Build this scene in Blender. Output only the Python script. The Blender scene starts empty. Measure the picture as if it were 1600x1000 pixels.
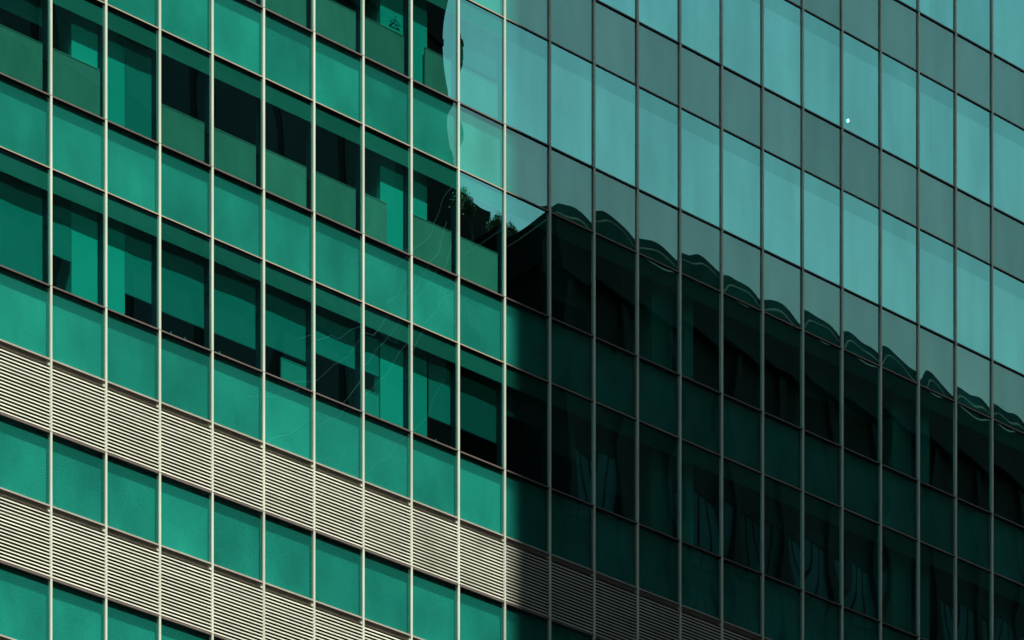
import bpy, math, random
from mathutils import Vector

random.seed(7)
scene = bpy.context.scene
C = scene.collection

# ------------------------------------------------------------------ camera
# facade plane is y = 0 (x along it, street side is y < 0); metres; eye height 1.7
MOD, EYE = 1.5, 1.7
FPX, YH, CC, A0, B0, KPX = None, 3511.66, 0.0103985, -12.56, 71.279, 67.4
COS = B0 / (KPX * MOD)
SIN = math.sqrt(1 - COS * COS)
Y0 = MOD * SIN / CC
FPX = KPX * Y0
X0 = A0 * Y0 / FPX
right = Vector((COS, -SIN)); fwd = Vector((SIN, COS))
cam2 = -(right * X0 + fwd * Y0)
CAMX, CAMD = cam2.x, -cam2.y            # CAMD: distance of the camera from the facade plane
cam = bpy.data.cameras.new('camera')
cam.sensor_fit = 'HORIZONTAL'; cam.sensor_width = 36.0
cam.lens = 36.0 * FPX / 1600.0
cam.shift_y = (YH - 500.0) / 1600.0
cam.clip_start = 0.5; cam.clip_end = 3000.0
co = bpy.data.objects.new('camera', cam); C.objects.link(co)
co.location = (cam2.x, cam2.y, EYE)
co.rotation_euler = (math.radians(90), 0, -math.atan2(fwd.x, fwd.y))
scene.camera = co

# ------------------------------------------------------------------ sky and sun
SUN = Vector((-0.21, -1.0, 2.3)).normalized()
elev = math.asin(SUN.z)
w = bpy.data.worlds.new('World'); scene.world = w; w.use_nodes = True
nt = w.node_tree
bg = nt.nodes['Background']
sky = nt.nodes.new('ShaderNodeTexSky'); sky.sky_type = 'NISHITA'; sky.sun_disc = False
sky.sun_elevation = elev
sky.sun_rotation = math.atan2(SUN.x, SUN.y)
sky.air_density = 3.0; sky.dust_density = 0.6; sky.ozone_density = 1.0; sky.altitude = 50
nt.links.new(sky.outputs[0], bg.inputs[0]); bg.inputs[1].default_value = 0.055
sl = bpy.data.lights.new('sun', 'SUN'); sl.energy = 5.0; sl.angle = math.radians(0.5); sl.color = (1.0, 0.965, 0.87)
so = bpy.data.objects.new('sun', sl); C.objects.link(so)
so.rotation_euler = SUN.to_track_quat('Z', 'Y').to_euler(); so.location = (0, 0, 300)
scene.view_settings.view_transform = 'Standard'; scene.view_settings.look = 'None'
scene.view_settings.exposure = 1.0; scene.view_settings.gamma = 1.0
scene.view_settings.use_curve_mapping = False
cy = scene.cycles
cy.max_bounces = 10; cy.transparent_max_bounces = 24; cy.glossy_bounces = 4; cy.diffuse_bounces = 4
cy.caustics_reflective = False; cy.caustics_refractive = False
cy.sample_clamp_indirect = 4.0

# ------------------------------------------------------------------ materials
def nodes(name):
    m = bpy.data.materials.new(name); m.use_nodes = True
    t = m.node_tree; t.nodes.clear()
    out = t.nodes.new('ShaderNodeOutputMaterial')
    return m, t, out

def pbr(name, col, rough=0.6, var=0.12, scale=6.0, stretch=(1, 1, 1), metal=0.0, bump=0.0, spec=0.4, rnd=0.06):
    """Principled with noise in colour and roughness, plus a slight difference from object to object."""
    m, t, out = nodes(name)
    b = t.nodes.new('ShaderNodeBsdfPrincipled')
    tc = t.nodes.new('ShaderNodeTexCoord'); mp = t.nodes.new('ShaderNodeMapping'); mp.inputs['Scale'].default_value = stretch
    n = t.nodes.new('ShaderNodeTexNoise'); n.inputs['Scale'].default_value = scale; n.inputs['Detail'].default_value = 6
    oi = t.nodes.new('ShaderNodeObjectInfo')
    of = t.nodes.new('ShaderNodeVectorMath'); of.operation = 'SCALE'; of.inputs[0].default_value = (37.0, 11.0, 53.0)
    ad = t.nodes.new('ShaderNodeVectorMath'); ad.operation = 'ADD'
    t.links.new(oi.outputs['Random'], of.inputs['Scale']); t.links.new(of.outputs[0], ad.inputs[1])
    t.links.new(tc.outputs['Object'], mp.inputs[0]); t.links.new(mp.outputs[0], ad.inputs[0]); t.links.new(ad.outputs[0], n.inputs[0])
    ma = t.nodes.new('ShaderNodeMapRange'); ma.inputs[1].default_value = 0.25; ma.inputs[2].default_value = 0.75
    ma.inputs[3].default_value = 1 - var; ma.inputs[4].default_value = 1 + var
    mb = t.nodes.new('ShaderNodeMapRange'); mb.inputs[3].default_value = 1 - rnd; mb.inputs[4].default_value = 1 + rnd
    t.links.new(n.outputs[0], ma.inputs[0]); t.links.new(oi.outputs['Random'], mb.inputs[0])
    mu = t.nodes.new('ShaderNodeMath'); mu.operation = 'MULTIPLY'
    t.links.new(ma.outputs[0], mu.inputs[0]); t.links.new(mb.outputs[0], mu.inputs[1])
    vm = t.nodes.new('ShaderNodeVectorMath'); vm.operation = 'SCALE'; vm.inputs[0].default_value = col
    t.links.new(mu.outputs[0], vm.inputs['Scale']); t.links.new(vm.outputs[0], b.inputs['Base Color'])
    b.inputs['Roughness'].default_value = rough; b.inputs['Metallic'].default_value = metal
    b.inputs['Specular IOR Level'].default_value = spec
    if bump:
        bp = t.nodes.new('ShaderNodeBump'); bp.inputs['Strength'].default_value = bump; bp.inputs['Distance'].default_value = 0.01
        t.links.new(n.outputs[0], bp.inputs['Height']); t.links.new(bp.outputs[0], b.inputs['Normal'])
    t.links.new(b.outputs[0], out.inputs[0])
    return m

def glass(name, tint, refl, fac, edge=None):
    """coated glass: tinted see-through plus a mirror reflection that grows towards grazing angles"""
    m, t, out = nodes(name)
    tr = t.nodes.new('ShaderNodeBsdfTransparent'); gl = t.nodes.new('ShaderNodeBsdfGlossy')
    gl.inputs['Roughness'].default_value = 0.0
    oi = t.nodes.new('ShaderNodeObjectInfo')
    mb = t.nodes.new('ShaderNodeMapRange'); mb.inputs[3].default_value = 0.86; mb.inputs[4].default_value = 1.04
    t.links.new(oi.outputs['Random'], mb.inputs[0])
    tc = t.nodes.new('ShaderNodeTexCoord')
    n = t.nodes.new('ShaderNodeTexNoise'); n.inputs['Scale'].default_value = 1.3; n.inputs['Detail'].default_value = 4
    of = t.nodes.new('ShaderNodeVectorMath'); of.operation = 'SCALE'; of.inputs[0].default_value = (37.0, 11.0, 53.0)
    ad = t.nodes.new('ShaderNodeVectorMath'); ad.operation = 'ADD'
    t.links.new(oi.outputs['Random'], of.inputs['Scale']); t.links.new(of.outputs[0], ad.inputs[1])
    mp = t.nodes.new('ShaderNodeMapping'); mp.inputs['Scale'].default_value = (1.2, 1.0, 0.28)
    t.links.new(tc.outputs['Object'], mp.inputs[0])
    t.links.new(mp.outputs[0], ad.inputs[0]); t.links.new(ad.outputs[0], n.inputs[0])
    mn = t.nodes.new('ShaderNodeMapRange'); mn.inputs[1].default_value = 0.3; mn.inputs[2].default_value = 0.7
    mn.inputs[3].default_value = 0.88; mn.inputs[4].default_value = 1.05
    t.links.new(n.outputs[0], mn.inputs[0])
    mu = t.nodes.new('ShaderNodeMath'); mu.operation = 'MULTIPLY'
    t.links.new(mb.outputs[0], mu.inputs[0]); t.links.new(mn.outputs[0], mu.inputs[1])
    if edge is not None:
        # the coating stops where the frit begins, so the head of each pane mirrors a little less
        sx = t.nodes.new('ShaderNodeSeparateXYZ'); t.links.new(tc.outputs['Object'], sx.inputs[0])
        st = t.nodes.new('ShaderNodeMath'); st.operation = 'GREATER_THAN'; st.inputs[1].default_value = edge
        t.links.new(sx.outputs['Z'], st.inputs[0])
        cut = t.nodes.new('ShaderNodeMapRange'); cut.inputs[3].default_value = 1.0; cut.inputs[4].default_value = 0.84
        t.links.new(st.outputs[0], cut.inputs[0])
        m2 = t.nodes.new('ShaderNodeMath'); m2.operation = 'MULTIPLY'
        t.links.new(mu.outputs[0], m2.inputs[0]); t.links.new(cut.outputs[0], m2.inputs[1]); mg = m2
    else:
        mg = mu
    for sh, c in ((tr, tint), (gl, refl)):
        vm = t.nodes.new('ShaderNodeVectorMath'); vm.operation = 'SCALE'; vm.inputs[0].default_value = c
        t.links.new((mg if sh is gl else mb).outputs[0], vm.inputs['Scale']); t.links.new(vm.outputs[0], sh.inputs['Color'])
    lw = t.nodes.new('ShaderNodeLayerWeight'); lw.inputs['Blend'].default_value = 0.5
    pw = t.nodes.new('ShaderNodeMath'); pw.operation = 'POWER'; pw.inputs[1].default_value = 5.0
    t.links.new(lw.outputs['Facing'], pw.inputs[0])
    mr = t.nodes.new('ShaderNodeMapRange'); mr.inputs[3].default_value = fac; mr.inputs[4].default_value = 0.95
    t.links.new(pw.outputs[0], mr.inputs[0])
    mx = t.nodes.new('ShaderNodeMixShader')
    t.links.new(mr.outputs[0], mx.inputs[0]); t.links.new(tr.outputs[0], mx.inputs[1]); t.links.new(gl.outputs[0], mx.inputs[2])
    t.links.new(mx.outputs[0], out.inputs[0])
    return m

def clear(name):
    m, t, out = nodes(name)
    tr = t.nodes.new('ShaderNodeBsdfTransparent'); tr.inputs[0].default_value = (0.97, 0.99, 0.98, 1)
    t.links.new(tr.outputs[0], out.inputs[0]); return m

def frit(name, col, full, low):
    """white ceramic dots printed on clear glass"""
    m, t, out = nodes(name)
    tr = t.nodes.new('ShaderNodeBsdfTransparent'); df = t.nodes.new('ShaderNodeBsdfDiffuse')
    df.inputs[0].default_value = (*col, 1)
    tc = t.nodes.new('ShaderNodeTexCoord')
    v = t.nodes.new('ShaderNodeTexVoronoi'); v.inputs['Scale'].default_value = 40; v.inputs['Randomness'].default_value = 0.12
    t.links.new(tc.outputs['Object'], v.inputs[0])
    mr = t.nodes.new('ShaderNodeMapRange'); mr.inputs[1].default_value = 0.42; mr.inputs[2].default_value = 0.52
    mr.inputs[3].default_value = full; mr.inputs[4].default_value = low
    t.links.new(v.outputs['Distance'], mr.inputs[0])
    mx = t.nodes.new('ShaderNodeMixShader')
    t.links.new(mr.outputs[0], mx.inputs[0]); t.links.new(tr.outputs[0], mx.inputs[1]); t.links.new(df.outputs[0], mx.inputs[2])
    t.links.new(mx.outputs[0], out.inputs[0]); return m

M = {}
M['vision_glass'] = glass('vision_glass', (0.25, 1.0, 0.90), (0.34, 1.0, 0.95), 0.535, 2.47 - 0.03 - 0.46)
M['spandrel_glass'] = glass('spandrel_glass', (0.235, 0.94, 0.84), (0.50, 0.98, 0.90), 0.28)
M['clear'] = clear('glass_back')
M['frit'] = frit('ceramic_frit', (0.44, 0.52, 0.46), 0.80, 0.25)
M['frit_sheet'] = frit('spandrel_frit', (0.50, 0.59, 0.57), 0.34, 0.10)
M['cap'] = pbr('cream_aluminium', (0.74, 0.80, 0.66), 0.38, 0.16, 2.0, (1, 1, 0.25), metal=0.25, spec=0.8)
M['slat'] = pbr('cream_louvre', (0.60, 0.615, 0.50), 0.5, 0.22, 1.5)
M['bronze'] = pbr('bronze_aluminium', (0.13, 0.105, 0.095), 0.45, 0.15, 4.0)
M['flash'] = pbr('flashing_metal', (0.27, 0.24, 0.20), 0.5, 0.12, 3.0)
M['head'] = pbr('head_transom_metal', (0.42, 0.34, 0.26), 0.5, 0.1, 3.0)
M['gasket'] = pbr('black_gasket', (0.012, 0.011, 0.012), 0.8, 0.1)
M['inner'] = pbr('dark_mullion', (0.055, 0.07, 0.10), 0.6, 0.1)
M['panel'] = pbr('spandrel_backing', (0.54, 0.63, 0.60), 0.8, 0.50, 0.9, (1.0, 1.0, 0.6), rnd=0.16)  # strong mottling stands in for cloudy reflections, put into the backing colour
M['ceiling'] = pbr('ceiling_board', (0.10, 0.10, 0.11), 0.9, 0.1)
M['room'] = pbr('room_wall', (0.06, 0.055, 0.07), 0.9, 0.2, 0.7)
M['slabedge'] = pbr('dark_slab', (0.06, 0.06, 0.06), 0.9)
M['column'] = pbr('white_column_cladding', (0.10, 0.84, 0.74), 0.7, 0.04, 2.0)
M['blind_pale'] = pbr('pale_blind_fabric', (0.14, 0.58, 0.52), 0.9, 0.05, 3.0)
M['blind_mid'] = pbr('grey_blind_fabric', (0.09, 0.45, 0.41), 0.9, 0.06, 3.0)
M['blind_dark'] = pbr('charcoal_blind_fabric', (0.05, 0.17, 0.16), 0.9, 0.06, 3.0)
M['board'] = pbr('brown_board', (0.93, 0.54, 0.45), 0.7, 0.14, 2.2, (1, 1, 0.5), rnd=0.22)
M['pale_box'] = pbr('pale_cabinet', (0.22, 0.66, 0.58), 0.7, 0.05)
M['black'] = pbr('void', (0.010, 0.010, 0.010), 0.9)
M['stone'] = pbr('podium_stone', (0.30, 0.29, 0.27), 0.8, 0.2, 3.0)
M['asphalt'] = pbr('asphalt', (0.04, 0.04, 0.042), 0.9, 0.25, 1.5, bump=0.2)
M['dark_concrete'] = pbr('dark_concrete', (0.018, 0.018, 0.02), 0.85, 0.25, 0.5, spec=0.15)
M['ledge'] = pbr('pale_ledge', (0.52, 0.52, 0.50), 0.6, 0.3, 2.0)
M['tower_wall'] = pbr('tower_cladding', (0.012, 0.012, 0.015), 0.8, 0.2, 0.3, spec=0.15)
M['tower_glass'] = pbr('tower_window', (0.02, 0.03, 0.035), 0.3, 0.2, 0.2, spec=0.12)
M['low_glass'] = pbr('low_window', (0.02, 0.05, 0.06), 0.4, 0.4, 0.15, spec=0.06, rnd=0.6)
M['cable'] = pbr('cable', (0.30, 0.30, 0.29), 0.6, 0.4, 1.0)
M['leaf'] = pbr('leaf', (0.06, 0.10, 0.03), 0.7, 0.3, 3.0)
M['bark'] = pbr('bark', (0.10, 0.07, 0.05), 0.9, 0.2)

# ------------------------------------------------------------------ mesh helpers
class MB:
    def __init__(s): s.v = []; s.f = []; s.m = []
    def box(s, x0, x1, y0, y1, z0, z1, mi=0):
        b = len(s.v)
        s.v += [(x0,y0,z0),(x1,y0,z0),(x1,y1,z0),(x0,y1,z0),(x0,y0,z1),(x1,y0,z1),(x1,y1,z1),(x0,y1,z1)]
        for q in ((0,3,2,1),(4,5,6,7),(0,1,5,4),(1,2,6,5),(2,3,7,6),(3,0,4,7)):
            s.f.append(tuple(b + i for i in q)); s.m.append(mi)
        return s
    def prism_x(s, prof, x0, x1, mi=0):
        """extrude a (y, z) outline along x"""
        b = len(s.v); n = len(prof)
        s.v += [(x0, y, z) for y, z in prof] + [(x1, y, z) for y, z in prof]
        for i in range(n):
            j = (i + 1) % n
            s.f.append((b + i, b + j, b + n + j, b + n + i)); s.m.append(mi)
        s.f.append(tuple(b + i for i in reversed(range(n)))); s.f.append(tuple(b + n + i for i in range(n))); s.m += [mi, mi]
        return s
    def tube(s, pts, r, n=6, mi=0):
        pts = [Vector(p) for p in pts]; b0 = len(s.v)
        for k, p in enumerate(pts):
            d = (pts[min(k+1, len(pts)-1)] - pts[max(k-1, 0)]).normalized()
            a = d.orthogonal().normalized(); c = d.cross(a)
            rr = r[k] if isinstance(r, (list, tuple)) else r
            for i in range(n):
                t = 2 * math.pi * i / n
                s.v.append(tuple(p + a * math.cos(t) * rr + c * math.sin(t) * rr))
        for k in range(len(pts) - 1):
            for i in range(n):
                j = (i + 1) % n
                s.f.append((b0 + k*n + i, b0 + k*n + j, b0 + (k+1)*n + j, b0 + (k+1)*n + i)); s.m.append(mi)
        return s
    def mesh(s, name, mats):
        me = bpy.data.meshes.new(name); me.from_pydata(s.v, [], s.f)
        for m in (mats if isinstance(mats, (list, tuple)) else [mats]): me.materials.append(m)
        me.polygons.foreach_set('material_index', s.m); me.update(); return me

def put(name, me, parent=None, loc=(0, 0, 0), **props):
    o = bpy.data.objects.new(name, me); C.objects.link(o); o.location = loc
    if parent is not None: o.parent = parent
    for k, v in props.items(): o[k] = v
    return o

def thing(name, label, cat, loc=(0, 0, 0), group=None):
    o = put(name, None, None, loc, label=label, category=cat)
    if group: o['group'] = group
    return o

# ------------------------------------------------------------------ the ground
put('ground', MB().box(-1200, 1200, -1200, 1200, -0.5, 0.0).mesh('ground', M['asphalt']), kind='structure')

# ------------------------------------------------------------------ the office building
U0, U1 = -16, 20                                   # grid lines of the curtain wall that are built
SILLS = [41.21, 45.21, 49.21, 53.21, 57.21, 61.21]  # bottom of each window row, above eye level
SP = 1.53                                          # spandrel height
VH = 2.47                                          # window height
LOUV = [(38.14, 39.68), (35.06, 36.60), (32.00, 33.53)]
SPAN = [(s - SP, s) for s in SILLS] + [(36.60, 38.14), (33.53, 35.06)]
ZB, ZT = 32.0 + EYE, 63.68 + EYE
XL, XR = U0 * MOD, U1 * MOD
bld = thing('office_building', 'high office block with green glass curtain wall, slim vertical mullions and louvred bands', 'building', (0, 0, 0))

def pane_mesh(wd, ht, amp, seed, mat):
    """one sheet of glass 12 mm thick whose street face bows slightly, as toughened panes do"""
    rg = random.Random(seed); n = 14
    ph = [(rg.uniform(0, 6.28), rg.uniform(0, 6.28), rg.uniform(0.5, 1.6), rg.uniform(0.5, 1.6), rg.uniform(-1, 1)) for _ in range(4)]
    sg = amp * rg.uniform(0.85, 1.55)
    v = []; f = []; mi = []
    for j in range(n + 1):
        for i in range(n + 1):
            a, b = i / n, j / n
            h = sg * math.sin(math.pi * a) * (math.sin(math.pi * b) ** 1.3)
            for p, q, fx, fz, k in ph:
                h += amp * 0.15 * k * math.sin(6.28 * fx * a + p) * math.sin(6.28 * fz * b + q)
            v.append((a * wd, -h, b * ht))
    for j in range(n):
        for i in range(n):
            p = j * (n + 1) + i
            f.append((p, p + 1, p + n + 2, p + n + 1)); mi.append(0)
    k = len(v)
    v += [(0, 0.012, 0), (wd, 0.012, 0), (wd, 0.012, ht), (0, 0.012, ht)]
    f.append((k, k + 3, k + 2, k + 1)); mi.append(1)
    for run, q0, q1 in (([i for i in range(n, -1, -1)], k, k + 1), ([n * (n + 1) + i for i in range(n + 1)], k + 2, k + 3),
                        ([j * (n + 1) for j in range(n + 1)], k + 3, k), ([j * (n + 1) + n for j in range(n, -1, -1)], k + 1, k + 2)):
        e = len(v); v += [v[i] for i in run] + [v[q0], v[q1]]        # own vertices, so that the street face stays smooth to its rim
        f.append(tuple(range(e, len(v)))); mi.append(1)
    me = bpy.data.meshes.new('pane'); me.from_pydata(v, [], f)
    me.materials.append(mat); me.materials.append(M['clear'])
    me.polygons.foreach_set('material_index', mi)
    me.polygons.foreach_set('use_smooth', [m == 0 for m in mi]); me.update()
    return me

G = 0.012                                           # glass edge hidden under caps
PW = MOD - 2 * G
vis = [pane_mesh(PW, VH - 0.03, 0.0016, 100 + k, M['vision_glass']) for k in range(20)]
spa = [pane_mesh(PW, SP - 0.03, 0.0016, 200 + k, M['spandrel_glass']) for k in range(20)]
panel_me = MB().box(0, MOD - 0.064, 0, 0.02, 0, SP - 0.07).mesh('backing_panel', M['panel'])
sheet_me = MB().box(0, PW, 0, 0.002, 0, SP - 0.03).mesh('frit_sheet', M['frit_sheet'])
frit_me = MB().box(0, PW, 0, 0.002, 0, 0.46).mesh('frit_band', M['frit'])
rg = random.Random(5)
def tilt(o, k=1.0):
    o.rotation_euler = (rg.gauss(0, 0.0009) * k, 0, rg.gauss(0, 0.0009) * k)
for u in range(U0, U1):
    x = u * MOD
    for s in SILLS:
        p = put('window_pane', vis[rg.randrange(20)], bld, (x + G, 0, EYE + s + 0.015)); tilt(p)
        put('frit_band', frit_me, p, (0, 0.018, VH - 0.03 - 0.46))
    for z0, z1 in SPAN:
        p = put('spandrel_pane', spa[rg.randrange(20)], bld, (x + G, 0, EYE + z0 + 0.015)); tilt(p)
        put('frit_sheet', sheet_me, p, (0, 0.018, 0))
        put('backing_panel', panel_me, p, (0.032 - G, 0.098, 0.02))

# mullions: dark inner profile, cream outer cap in storey lengths with open joints at each sill
cuts = sorted([31.9] + [35.06, 38.14] + SILLS + [63.68])
inner_me = MB().box(-0.03, 0.03, 0.0145, 0.20, ZB, ZT).mesh('mullion', M['inner'])
def cap_mesh(L):
    # slightly rounded extruded cap with a fine central groove
    pr = [(-0.027, 0.0), (-0.027, -0.038), (-0.022, -0.043), (-0.004, -0.043), (-0.003, -0.038), (0.003, -0.038), (0.004, -0.043), (0.022, -0.043), (0.027, -0.038), (0.027, 0.0)]
    v = [(x, y, 0) for x, y in pr] + [(x, y, L) for x, y in pr]; n = len(pr)
    f = [(i, (i + 1) % n, n + (i + 1) % n, n + i) for i in range(n)] + [tuple(range(n))[::-1], tuple(range(n, 2 * n))]
    me = bpy.data.meshes.new('cap'); me.from_pydata(v, [], f); me.materials.append(M['cap']); me.update(); return me
caps = {}
for u in range(U0, U1 + 1):
    mu = put('mullion', inner_me, bld, (u * MOD, 0, 0))
    for a, b in zip(cuts[:-1], cuts[1:]):
        L = round(b - a - 0.014, 3)
        if L not in caps: caps[L] = cap_mesh(L)
        put('cap', caps[L], mu, (0, -0.004, EYE + a + 0.007))

# transoms, one length per bay
sill_me = MB().box(0.029, MOD - 0.029, -0.034, 0.013, -0.018, 0.014, 0).box(0.029, MOD - 0.029, -0.018, 0.013, -0.036, -0.0185, 1).box(0.029, MOD - 0.029, 0.0135, 0.10, -0.036, 0.03, 1).mesh('sill_transom', [M['bronze'], M['gasket']])
head_me = MB().box(0.029, MOD - 0.029, -0.026, 0.013, -0.008, 0.016, 0).box(0.029, MOD - 0.029, -0.014, 0.013, -0.030, -0.0085, 1).box(0.029, MOD - 0.029, 0.0135, 0.10, -0.03, 0.03, 1).mesh('head_transom', [M['head'], M['gasket']])
for u in range(U0, U1):
    for s in SILLS:
        put('sill_transom', sill_me, bld, (u * MOD, 0, EYE + s))
        put('head_transom', head_me, bld, (u * MOD, 0, EYE + s + VH))

# louvre panels: flashing, side brackets, cream blades, dark plenum behind
NSL, PITCH = 18, 0.0750
lv = MB()
lv.prism_x([(-0.030, 1.54), (-0.036, 1.515), (-0.036, 1.500), (0.10, 1.500), (0.10, 1.54)], 0.029, MOD - 0.029, 0)
lv.prism_x([(-0.028, 1.499), (0.004, 1.405), (0.06, 1.405), (0.06, 1.499)], 0.030, MOD - 0.030, 0)
lv.box(0.029, MOD - 0.029, -0.034, 0.10, -0.03, 0.016, 2)
lv.box(0.029, MOD - 0.029, 0.11, 0.13, 0.017, 1.4995, 1)
lv.box(MOD - 0.085, MOD - 0.037, -0.040, -0.005, 1.385, 1.425, 3)
louv_me = lv.mesh('louvre_panel', [M['flash'], M['black'], M['bronze'], M['slat']])
def slat_mesh(x0=0.030, x1=MOD - 0.030):
    return MB().prism_x([(-0.034, 0.0), (-0.031, 0.029), (-0.012, 0.036), (-0.012, 0.033), (-0.028, 0.025), (-0.031, 0.0)], x0, x1)
slat_me = slat_mesh().mesh('slat', M['slat'])
near = set((u, r) for r in (0, 1) for u in range(-10, -2))      # the panels that show largest: blade by blade
rest = MB()
cnt = 0
for r, (z0, z1) in enumerate(LOUV):
    for u in range(U0, U1):
        lp = put('louvre_panel', louv_me, bld, (u * MOD, 0, EYE + z0))
        for k in range(NSL):
            z = 0.03 + k * PITCH
            if (u, r) in near and cnt < 300:
                put('slat', slat_me, lp, (0, 0, z)); cnt += 1
            else:
                b = EYE + z0 + z
                rest.prism_x([(-0.034, b), (-0.031, b + 0.029), (-0.012, b + 0.036), (-0.012, b + 0.033), (-0.028, b + 0.025), (-0.031, b)], u * MOD + 0.030, (u + 1) * MOD - 0.030)
put('louvre_slats', rest.mesh('louvre_slats', M['slat']), bld, kind='stuff')

# storeys behind the glass
DEP = 8.0
for s in SILLS:
    # slab and ceiling void behind each spandrel
    put('floor_slab', MB().box(XL, XR, 0.135, DEP, EYE + s - SP + 0.06, EYE + s - 0.04).mesh('floor_slab', [M['ceiling']]), bld)
put('floor_slab', MB().box(XL, XR, 0.135, DEP, EYE + SILLS[-1] + VH + 0.02, EYE + SILLS[-1] + VH + 1.0).mesh('floor_slab', [M['ceiling']]), bld)
put('plant_room_wall', MB().box(XL, XR, 0.30, 0.6, ZB, EYE + 39.7).mesh('plant_room_wall', [M['slabedge']]), bld)
put('rear_wall', MB().box(XL, XR, DEP + 0.005, DEP + 4, 0.0, EYE + SILLS[-1] + VH + 1.0).mesh('rear_wall', [M['room']]), bld)
for x0, x1 in ((XL - 0.4, XL - 0.035), (XR + 0.035, XR + 0.4)):
    put('side_wall', MB().box(x0, x1, -0.05, DEP + 4, 0.0, EYE + SILLS[-1] + VH + 1.0).mesh('side_wall', [M['stone']]), bld)
put('parapet', MB().box(XL - 0.034, XR + 0.034, -0.06, 0.132, EYE + SILLS[-1] + VH + 0.035, EYE + SILLS[-1] + VH + 1.4).mesh('parapet', [M['stone']]), bld)
put('podium', MB().box(XL - 0.034, XR + 0.034, -0.06, 0.29, 0.0, ZB - 0.15).mesh('podium', [M['stone']]), bld)
# round the structural columns: pale cladding, one every six bays
for u in (-14, -8, -2, 4, 10, 16):
    put('column', MB().box(-0.735, 0.735, 0.225, 1.25, EYE + SILLS[0] - 0.03, EYE + SILLS[-1] + VH).mesh('column', [M['column']]), bld, (u * MOD, 0, 0))
# room partitions across the depth, at some bays, so that rooms differ
for i, s in enumerate(SILLS):
    for u in (-11, -5, 1, 7, 13, 18):
        put('partition', MB().box(-0.05, 0.05, 0.9, DEP, 0.0, 2.5).mesh('partition', [M['room']]), bld, ((u + 0.0) * MOD, 0, EYE + s - 0.02))

# ------------------------------------------------------------------ things behind the windows
ORD = ['first', 'second', 'third', 'fourth', 'fifth', 'sixth', 'seventh', 'eighth', 'ninth', 'tenth', 'eleventh', 'twelfth', 'thirteenth', 'fourteenth', 'fifteenth', 'sixteenth', 'seventeenth', 'eighteenth', 'nineteenth', 'twentieth', 'twenty-first', 'twenty-second', 'twenty-third', 'twenty-fourth']
ROWN = ['lowest window row', 'second window row up', 'third window row up', 'fourth window row up', 'fifth window row up']
def sight(gx, gz, d):
    """where the sight line through glass point (gx, gz above eye) stands at depth d behind the glass"""
    return gx + d * (gx - CAMX) / CAMD, gz + d * gz / CAMD

def blind(r, j, f0, f1, bottom, tone, d=0.222):
    """roller blind in bay j (0 = the bay cut by the left edge) from f0 to f1 of its width; bottom: seen height above the sill"""
    ul = j - 10; s = SILLS[r]
    xa, zb = sight((ul + f0) * MOD, s + bottom, d); xb, _ = sight((ul + f1) * MOD, s, d)
    zt = s + VH - 0.06
    zb = min(max(zb, s + 0.02), zt - 0.3)
    drop = 'lowered to the sill' if bottom < 0.12 else 'low gap beneath' if bottom < 0.75 else 'lowered halfway'
    nm = {'pale': 'pale', 'mid': 'grey green', 'dark': 'dark green'}[tone]
    t = thing('roller_blind', '%s roller blind, %s, %s bay from left, %s' % (nm, drop, ORD[j], ROWN[r]), 'blind', (xa, d, EYE + zb), 'roller blinds behind the windows')
    wd, ht = xb - xa, zt - zb
    n = 8; v = []; f = []
    rr = random.Random(r * 50 + j); ph = rr.uniform(0, 6)
    for k in range(n + 1):
        yy = 0.004 * math.sin(ph + 5 * k / n)
        v += [(wd * k / n, yy, 0.0), (wd * k / n, yy, ht), (wd * k / n, yy + 0.003, 0.0), (wd * k / n, yy + 0.003, ht)]
    for k in range(n):
        a = 4 * k; f += [(a, a + 4, a + 5, a + 1), (a + 2, a + 3, a + 7, a + 6), (a, a + 2, a + 6, a + 4)]
    me = bpy.data.meshes.new('fabric'); me.from_pydata(v, [], f); me.materials.append(M['blind_' + tone]); me.update()
    put('fabric', me, t)
    put('bottom_bar', MB().box(0.0, wd, -0.012, 0.012, -0.022, -0.001).mesh('bottom_bar', M['inner']), t)
    put('roller', MB().tube([(0, 0.035, ht + 0.01), (wd, 0.035, ht + 0.01)], 0.028, 8).mesh('roller', M['inner']), t)

def board(r, j, f0, f1, top, mat='board', d=0.135, nm='low_cabinet', cat='cabinet', word='olive brown low cabinet'):
    ul = j - 10; s = SILLS[r]
    xa, zt = sight((ul + f0) * MOD, s + top, d); xb, _ = sight((ul + f1) * MOD, s, d)
    z0 = s - 0.038
    t = thing(nm, '%s standing inside the glass, %s bay from left, %s' % (word, ORD[j], ROWN[r]), cat, (xa, d, EYE + z0), 'low cabinets behind the windows')
    wd, ht = xb - xa, zt - z0
    put('sheet', MB().box(0.012, wd - 0.012, 0, 0.03, 0.02, ht - 0.02).mesh('sheet', M[mat]), t)
    fm = MB().box(0, wd, -0.006, 0.036, ht - 0.0195, ht).box(0, wd, -0.006, 0.036, 0.0, 0.0195)
    fm.box(0, 0.0115, -0.006, 0.036, 0.0198, ht - 0.0198).box(wd - 0.0115, wd, -0.006, 0.036, 0.0198, ht - 0.0198)
    put('frame', fm.mesh('frame', M[mat]), t)

S0, S1 = 0.04, 0.86      # seen limits of a bay between mullion cap and inner mullion side
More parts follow.
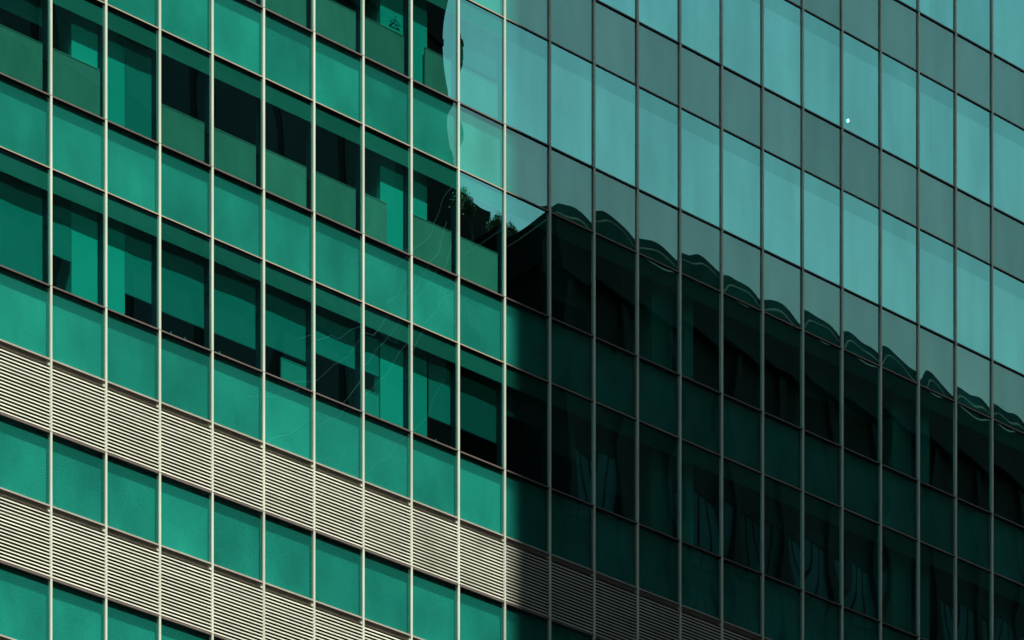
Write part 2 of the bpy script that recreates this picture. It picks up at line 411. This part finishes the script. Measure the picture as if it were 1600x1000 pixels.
# lowest window row
blind(0, 0, S0, S1, 0.0, 'mid')
blind(0, 1, S0, 0.38, 0.69, 'mid')
blind(0, 2, 0.36, S1, 0.50, 'mid')
blind(0, 3, S0, S1, 0.43, 'mid')
blind(0, 4, S0, S1, 0.43, 'mid')
blind(0, 5, S0, S1, 0.62, 'mid'); board(0, 5, 0.36, S1, 0.50, 'pale_box', 0.20, 'low_cabinet', 'cabinet', 'pale green low cabinet')
blind(0, 6, S0, S1, 0.90, 'mid')
blind(0, 7, S0, 0.34, 0.95, 'mid'); board(0, 7, S0, 0.34, 0.55, 'pale_box', 0.20, 'low_cabinet', 'cabinet', 'pale green low cabinet')
blind(0, 8, 0.38, S1, 0.52, 'mid')
blind(0, 9, S0, S1, 0.55, 'dark')
# second window row
blind(1, 0, S0, S1, 1.39, 'mid'); board(1, 0, S0, S1, 1.03)
board(1, 1, S0, 0.97, 1.03)
blind(1, 2, 0.36, S1, 0.0, 'mid')
for j, t in ((3, 0.90), (4, 0.90), (5, 0.94), (6, 0.95), (8, 0.97), (9, 0.95)): board(1, j, S0, S1, t)
board(1, 7, S0, 0.50, 0.95)
# third window row
for j, t in ((3, 0.9), (4, 0.92), (5, 0.95), (6, 0.92), (7, 0.92), (9, 0.86)): board(2, j, S0, S1, t)
board(2, 8, 0.30, S1, 0.9)
blind(2, 9, S0, S1, 0.95, 'dark')
# the shaded bays to the right
rj = random.Random(21)
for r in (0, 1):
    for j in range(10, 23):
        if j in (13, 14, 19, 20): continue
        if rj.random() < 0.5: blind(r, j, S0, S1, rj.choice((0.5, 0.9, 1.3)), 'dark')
for r in (2, 3, 4):
    for j in range({2: 10, 3: 9, 4: 13}[r], 23):
        if j in (13, 14, 19, 20):
            f0, f1 = ((S0, 0.36) if j in (13, 19) else (0.38, S1))
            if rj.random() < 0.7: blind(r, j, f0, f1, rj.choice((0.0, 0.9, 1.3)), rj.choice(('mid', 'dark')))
            continue
        q = rj.random()
        if (r, j) == (3, 18): continue
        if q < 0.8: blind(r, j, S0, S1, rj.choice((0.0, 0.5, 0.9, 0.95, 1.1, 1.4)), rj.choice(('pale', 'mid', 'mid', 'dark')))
        if rj.random() < 0.6: board(r, j, S0, S1, rj.uniform(0.8, 1.0), 'pale_box', 0.135, 'low_cabinet', 'cabinet', 'pale low cabinet')

# ------------------------------------------------------------------ across the street (seen in the reflections)
DT = 36.0
def opp(px, py, D):
    """pixel of the reflection -> world point at distance D in front of the facade"""
    t = (px - 800.0); u = (t - A0) / (B0 - t * CC)
    gx = u * MOD; gz = (YH - py) * (1 + CC * u) / KPX
    return gx + D * (gx - CAMX) / CAMD, gz * (1 + D / CAMD) + EYE
xR = opp(704, 100, DT)[0]
xLt = 0.22 - DT * 0.21
tw = thing('office_tower', 'tall dark office tower across the street, mirrored in the left panes', 'building', (0, 0, 0))
HT = 185.0
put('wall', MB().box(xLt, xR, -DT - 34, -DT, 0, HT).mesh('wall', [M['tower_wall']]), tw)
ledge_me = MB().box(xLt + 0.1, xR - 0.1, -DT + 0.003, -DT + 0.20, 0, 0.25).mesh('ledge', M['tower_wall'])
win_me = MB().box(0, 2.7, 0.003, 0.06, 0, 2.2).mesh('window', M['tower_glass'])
nb = int((xR - xLt - 1) // 3.2)
for k in range(46):
    put('ledge', ledge_me, tw, (0, 0, 3.0 + k * 3.9))
for k in range(12, 24):
    for i in range(nb):
        put('window', win_me, tw, (xLt + 0.7 + i * 3.2, -DT, 4.2 + k * 3.9))

xC, zC = opp(868, 316, DT)
lb = thing('opposite_block', 'dark flat-roofed block whose roof edge is mirrored wavily across the shaded panes', 'building', (0, 0, 0))
XE = xC + 130
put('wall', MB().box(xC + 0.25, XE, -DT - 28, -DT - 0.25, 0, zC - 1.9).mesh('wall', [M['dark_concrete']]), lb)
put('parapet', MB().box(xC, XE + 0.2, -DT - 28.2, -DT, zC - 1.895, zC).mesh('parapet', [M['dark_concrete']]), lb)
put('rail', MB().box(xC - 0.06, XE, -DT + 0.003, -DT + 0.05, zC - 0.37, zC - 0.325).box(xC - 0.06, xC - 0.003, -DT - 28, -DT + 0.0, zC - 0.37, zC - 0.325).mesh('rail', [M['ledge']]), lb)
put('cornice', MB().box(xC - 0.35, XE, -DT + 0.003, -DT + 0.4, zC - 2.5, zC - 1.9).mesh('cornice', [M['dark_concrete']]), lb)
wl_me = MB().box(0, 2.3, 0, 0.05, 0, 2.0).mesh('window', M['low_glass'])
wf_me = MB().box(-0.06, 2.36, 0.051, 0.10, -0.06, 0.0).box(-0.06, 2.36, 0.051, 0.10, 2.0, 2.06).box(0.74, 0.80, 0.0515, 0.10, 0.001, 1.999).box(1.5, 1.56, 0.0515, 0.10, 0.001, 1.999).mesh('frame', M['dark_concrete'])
pier_me = MB().box(-0.25, 0.25, 0, 0.35, 0, zC - 2.6).mesh('pier', M['dark_concrete'])
for i in range(44):
    put('pier', pier_me, lb, (xC + 0.6 + i * 2.9, -DT - 0.247, 0))
for k in range(2, 6):
    for i in range(30):
        if k == 2 and i % 5 == 1: continue
        wo = put('window', wl_me, lb, (xC + 0.6 + i * 2.9 + 0.3, -DT - 0.247, zC - 3.4 - k * 3.4))
        put('frame', wf_me, wo)
for k, (yy, zz) in enumerate(((-4, -2.2), (-9, -2.4), (-15, -2.2))):
    put('balcony', MB().box(xC - 0.9, xC + 0.24, -DT + yy - 2.2, -DT + yy, zC + zz - 1.3, zC + zz).mesh('balcony', [M['stone']]), lb)


# plant room and potted trees on the roof of the block, set back from the parapet
zA = zC
put('plant_room', MB().box(opp(690, 300, 44)[0], opp(776, 330, 44)[0], -52.0, -44.0, zC - 0.3, opp(745, 310, 44)[1]).mesh('plant_room', [M['dark_concrete']]), lb)
def tree(name, px, py, D, r, label, seed):
    rt = random.Random(seed)
    x, z = opp(px, py, D); base = Vector((x, -D, zA + 0.003))
    t = thing(name, label, 'tree', base, 'trees on the roof across the street')
    h = z - zA; h = max(h, 0.6)
    put('trunk', MB().tube([(0, 0, 0), (0.03, 0.02, h * 0.5), (0, 0, h)], [0.06, 0.045, 0.02], 7).tube([(0.03, 0.02, h * 0.5), (0.3 * r, 0.1, h)], [0.035, 0.012], 5).tube([(0.03, 0.02, h * 0.5), (-0.35 * r, -0.1, h * 0.95)], [0.035, 0.012], 5).mesh('trunk', M['bark']), t)
    v = []; f = []
    for c in range(60):
        d = Vector((rt.gauss(0, 1), rt.gauss(0, 1), rt.gauss(0, 0.9))).normalized() * r * rt.uniform(0.1, 0.8)
        for k in range(60):
            p = d + Vector((rt.gauss(0, 1), rt.gauss(0, 1), rt.gauss(0, 1))) * r * 0.16 + Vector((0, 0, h))
            a = Vector((rt.gauss(0, 1), rt.gauss(0, 1), rt.gauss(0, 1))).normalized(); b = a.orthogonal().normalized()
            q = rt.uniform(0.03, 0.06); i = len(v)
            v += [tuple(p - a * q), tuple(p + b * q * 0.5), tuple(p + a * q), tuple(p - b * q * 0.5)]; f.append((i, i + 1, i + 2, i + 3))
    me = bpy.data.meshes.new('crown'); me.from_pydata(v, [], f); me.materials.append(M['leaf']); me.update()
    put('crown', me, t)
tree('roof_tree', 722, 318, 42.5, 0.62, 'dark roof tree mirrored right beside the tower edge', 3)
tree('roof_tree', 786, 352, 42.5, 0.5, 'small dark roof tree mirrored near the corner of the flat-roofed block', 9)

# unseen blocks added behind and left of the viewpoint to dim the shaded facade
for nm, lab, x0, x1, y0, y1, h in (('slab_blocker', 'broad dark slab behind the viewpoint, unseen, added to cut skylight', -86, -12, -170, -104, 190.0), ('corner_blocker', 'lower dark block left of the viewpoint, unseen, added to cut skylight', -190, -92, -100, -8, 108.0)):
    t = thing(nm, lab, 'building', (x0, y0, 0))
    put('wall', MB().box(0, x1 - x0, 0, y1 - y0, 0, h).mesh('wall', [M['dark_concrete']]), t)
    nfl = int(h // 4)
    for k in range(1, nfl):
        put('window_band', MB().box(1, x1 - x0 - 1, y1 - y0 + 0.003, y1 - y0 + 0.05, k * 4.0 + 0.8, k * 4.0 + 2.9).mesh('window_band', [M['tower_glass']]), t)
    put('roof', MB().box(-0.4, x1 - x0 + 0.4, -0.4, y1 - y0 + 0.4, h + 0.003, h + 0.9).mesh('roof', [M['dark_concrete']]), t)

# pale cables slung from the tower face down towards the street
for k, (p0, p1, wd) in enumerate((((740, 300), (560, 405), 'highest'), ((740, 365), (470, 530), 'second highest'), ((740, 400), (390, 620), 'middle'), ((740, 470), (330, 720), 'second lowest'), ((740, 590), (480, 760), 'lowest'))):
    a = opp(p0[0] - 40, p0[1], DT - 0.3); b = opp(p1[0], p1[1], DT - 9)
    A = Vector((a[0], -DT + 0.3, a[1])); B = Vector((b[0], -DT + 9, b[1]))
    pts = [A.lerp(B, i / 14) + Vector((0, 0, -1.1 * math.sin(math.pi * i / 14) + 0.10 * math.sin(i * 2.1 + k))) for i in range(15)]
    t = put('overhead_cable', MB().tube(pts, 0.013, 5).mesh('overhead_cable', M['cable']), None, label='%s of the thin pale cables mirrored across the left windows' % wd, category='cable', group='pale cables across the street')

# small things at the windows
def glassat(px, py):
    q = px - 800.0; u = (q - A0) / (B0 - q * CC)
    return u * MOD, (YH - py) * (1 + CC * u) / KPX
xh, zh = sight(*glassat(617, 33), 0.19)
hb = MB().tube([(-0.16, 0, -0.06), (0, 0, 0.06), (0.17, 0, -0.06), (-0.16, 0, -0.06)], 0.008, 5).tube([(0, 0, 0.06), (0.0, 0, 0.10), (0.03, 0, 0.12), (0.05, 0, 0.10)], 0.007, 5)
put('coat_hanger', hb.mesh('coat_hanger', M['inner']), None, (xh, 0.19, EYE + zh), label='dark coat hanger hanging against the pale column near the top edge', category='hanger')

lx, lz = sight(*glassat(1325, 188), 1.0)
lm, lt, lo = nodes('lamp_glow'); em = lt.nodes.new('ShaderNodeEmission'); em.inputs[0].default_value = (1, 0.95, 0.75, 1); em.inputs[1].default_value = 14
lt.links.new(em.outputs[0], lo.inputs[0])
pl = thing('pendant_lamp', 'tiny lit pendant lamp glinting low in an upper right window', 'lamp', (lx, 1.0, EYE + lz))
put('bulb', MB().tube([(0, 0, -0.045), (0, 0, -0.035), (0, 0, 0.0), (0, 0, 0.03)], [0.006, 0.02, 0.024, 0.006], 10).mesh('bulb', lm), pl)
put('shade', MB().tube([(0, 0, 0.012), (0, 0, 0.06), (0, 0, 0.10)], [0.075, 0.045, 0.02], 12).mesh('shade', M['inner']), pl)
put('cord', MB().tube([(0, 0, 0.09), (0, 0, EYE + 53.21 + VH - (EYE + lz))], 0.006, 5).mesh('cord', M['inner']), pl)

bot = MB().tube([(0, 0, 0), (0, 0, 0.002), (0, 0, 0.13), (0, 0, 0.16), (0, 0, 0.17), (0, 0, 0.21)], [0.01, 0.035, 0.035, 0.018, 0.014, 0.014], 10).mesh('bottle', M['pale_box'])
for px, py, wd in ((267, 521, 'left of the pair, fourth bay from left'), (289, 530, 'right of the pair, fourth bay from left'), (343, 552, 'alone in the fifth bay from left'), (681, 690, 'alone in the ninth bay from left')):
    gx, gz = glassat(px, py); bx, bz = sight(gx, gz, 0.16)
    put('bottle', bot, None, (bx, 0.16, EYE + (41.21 - 0.038)), label='small pale bottle on the sill, %s' % wd, category='bottle', group='bottles on the window sill')
print('objects', len(bpy.data.objects), 'slats', cnt, 'cam', cam2, 'lens', cam.lens, 'tower', xLt, xR, 'block', xC, zC)
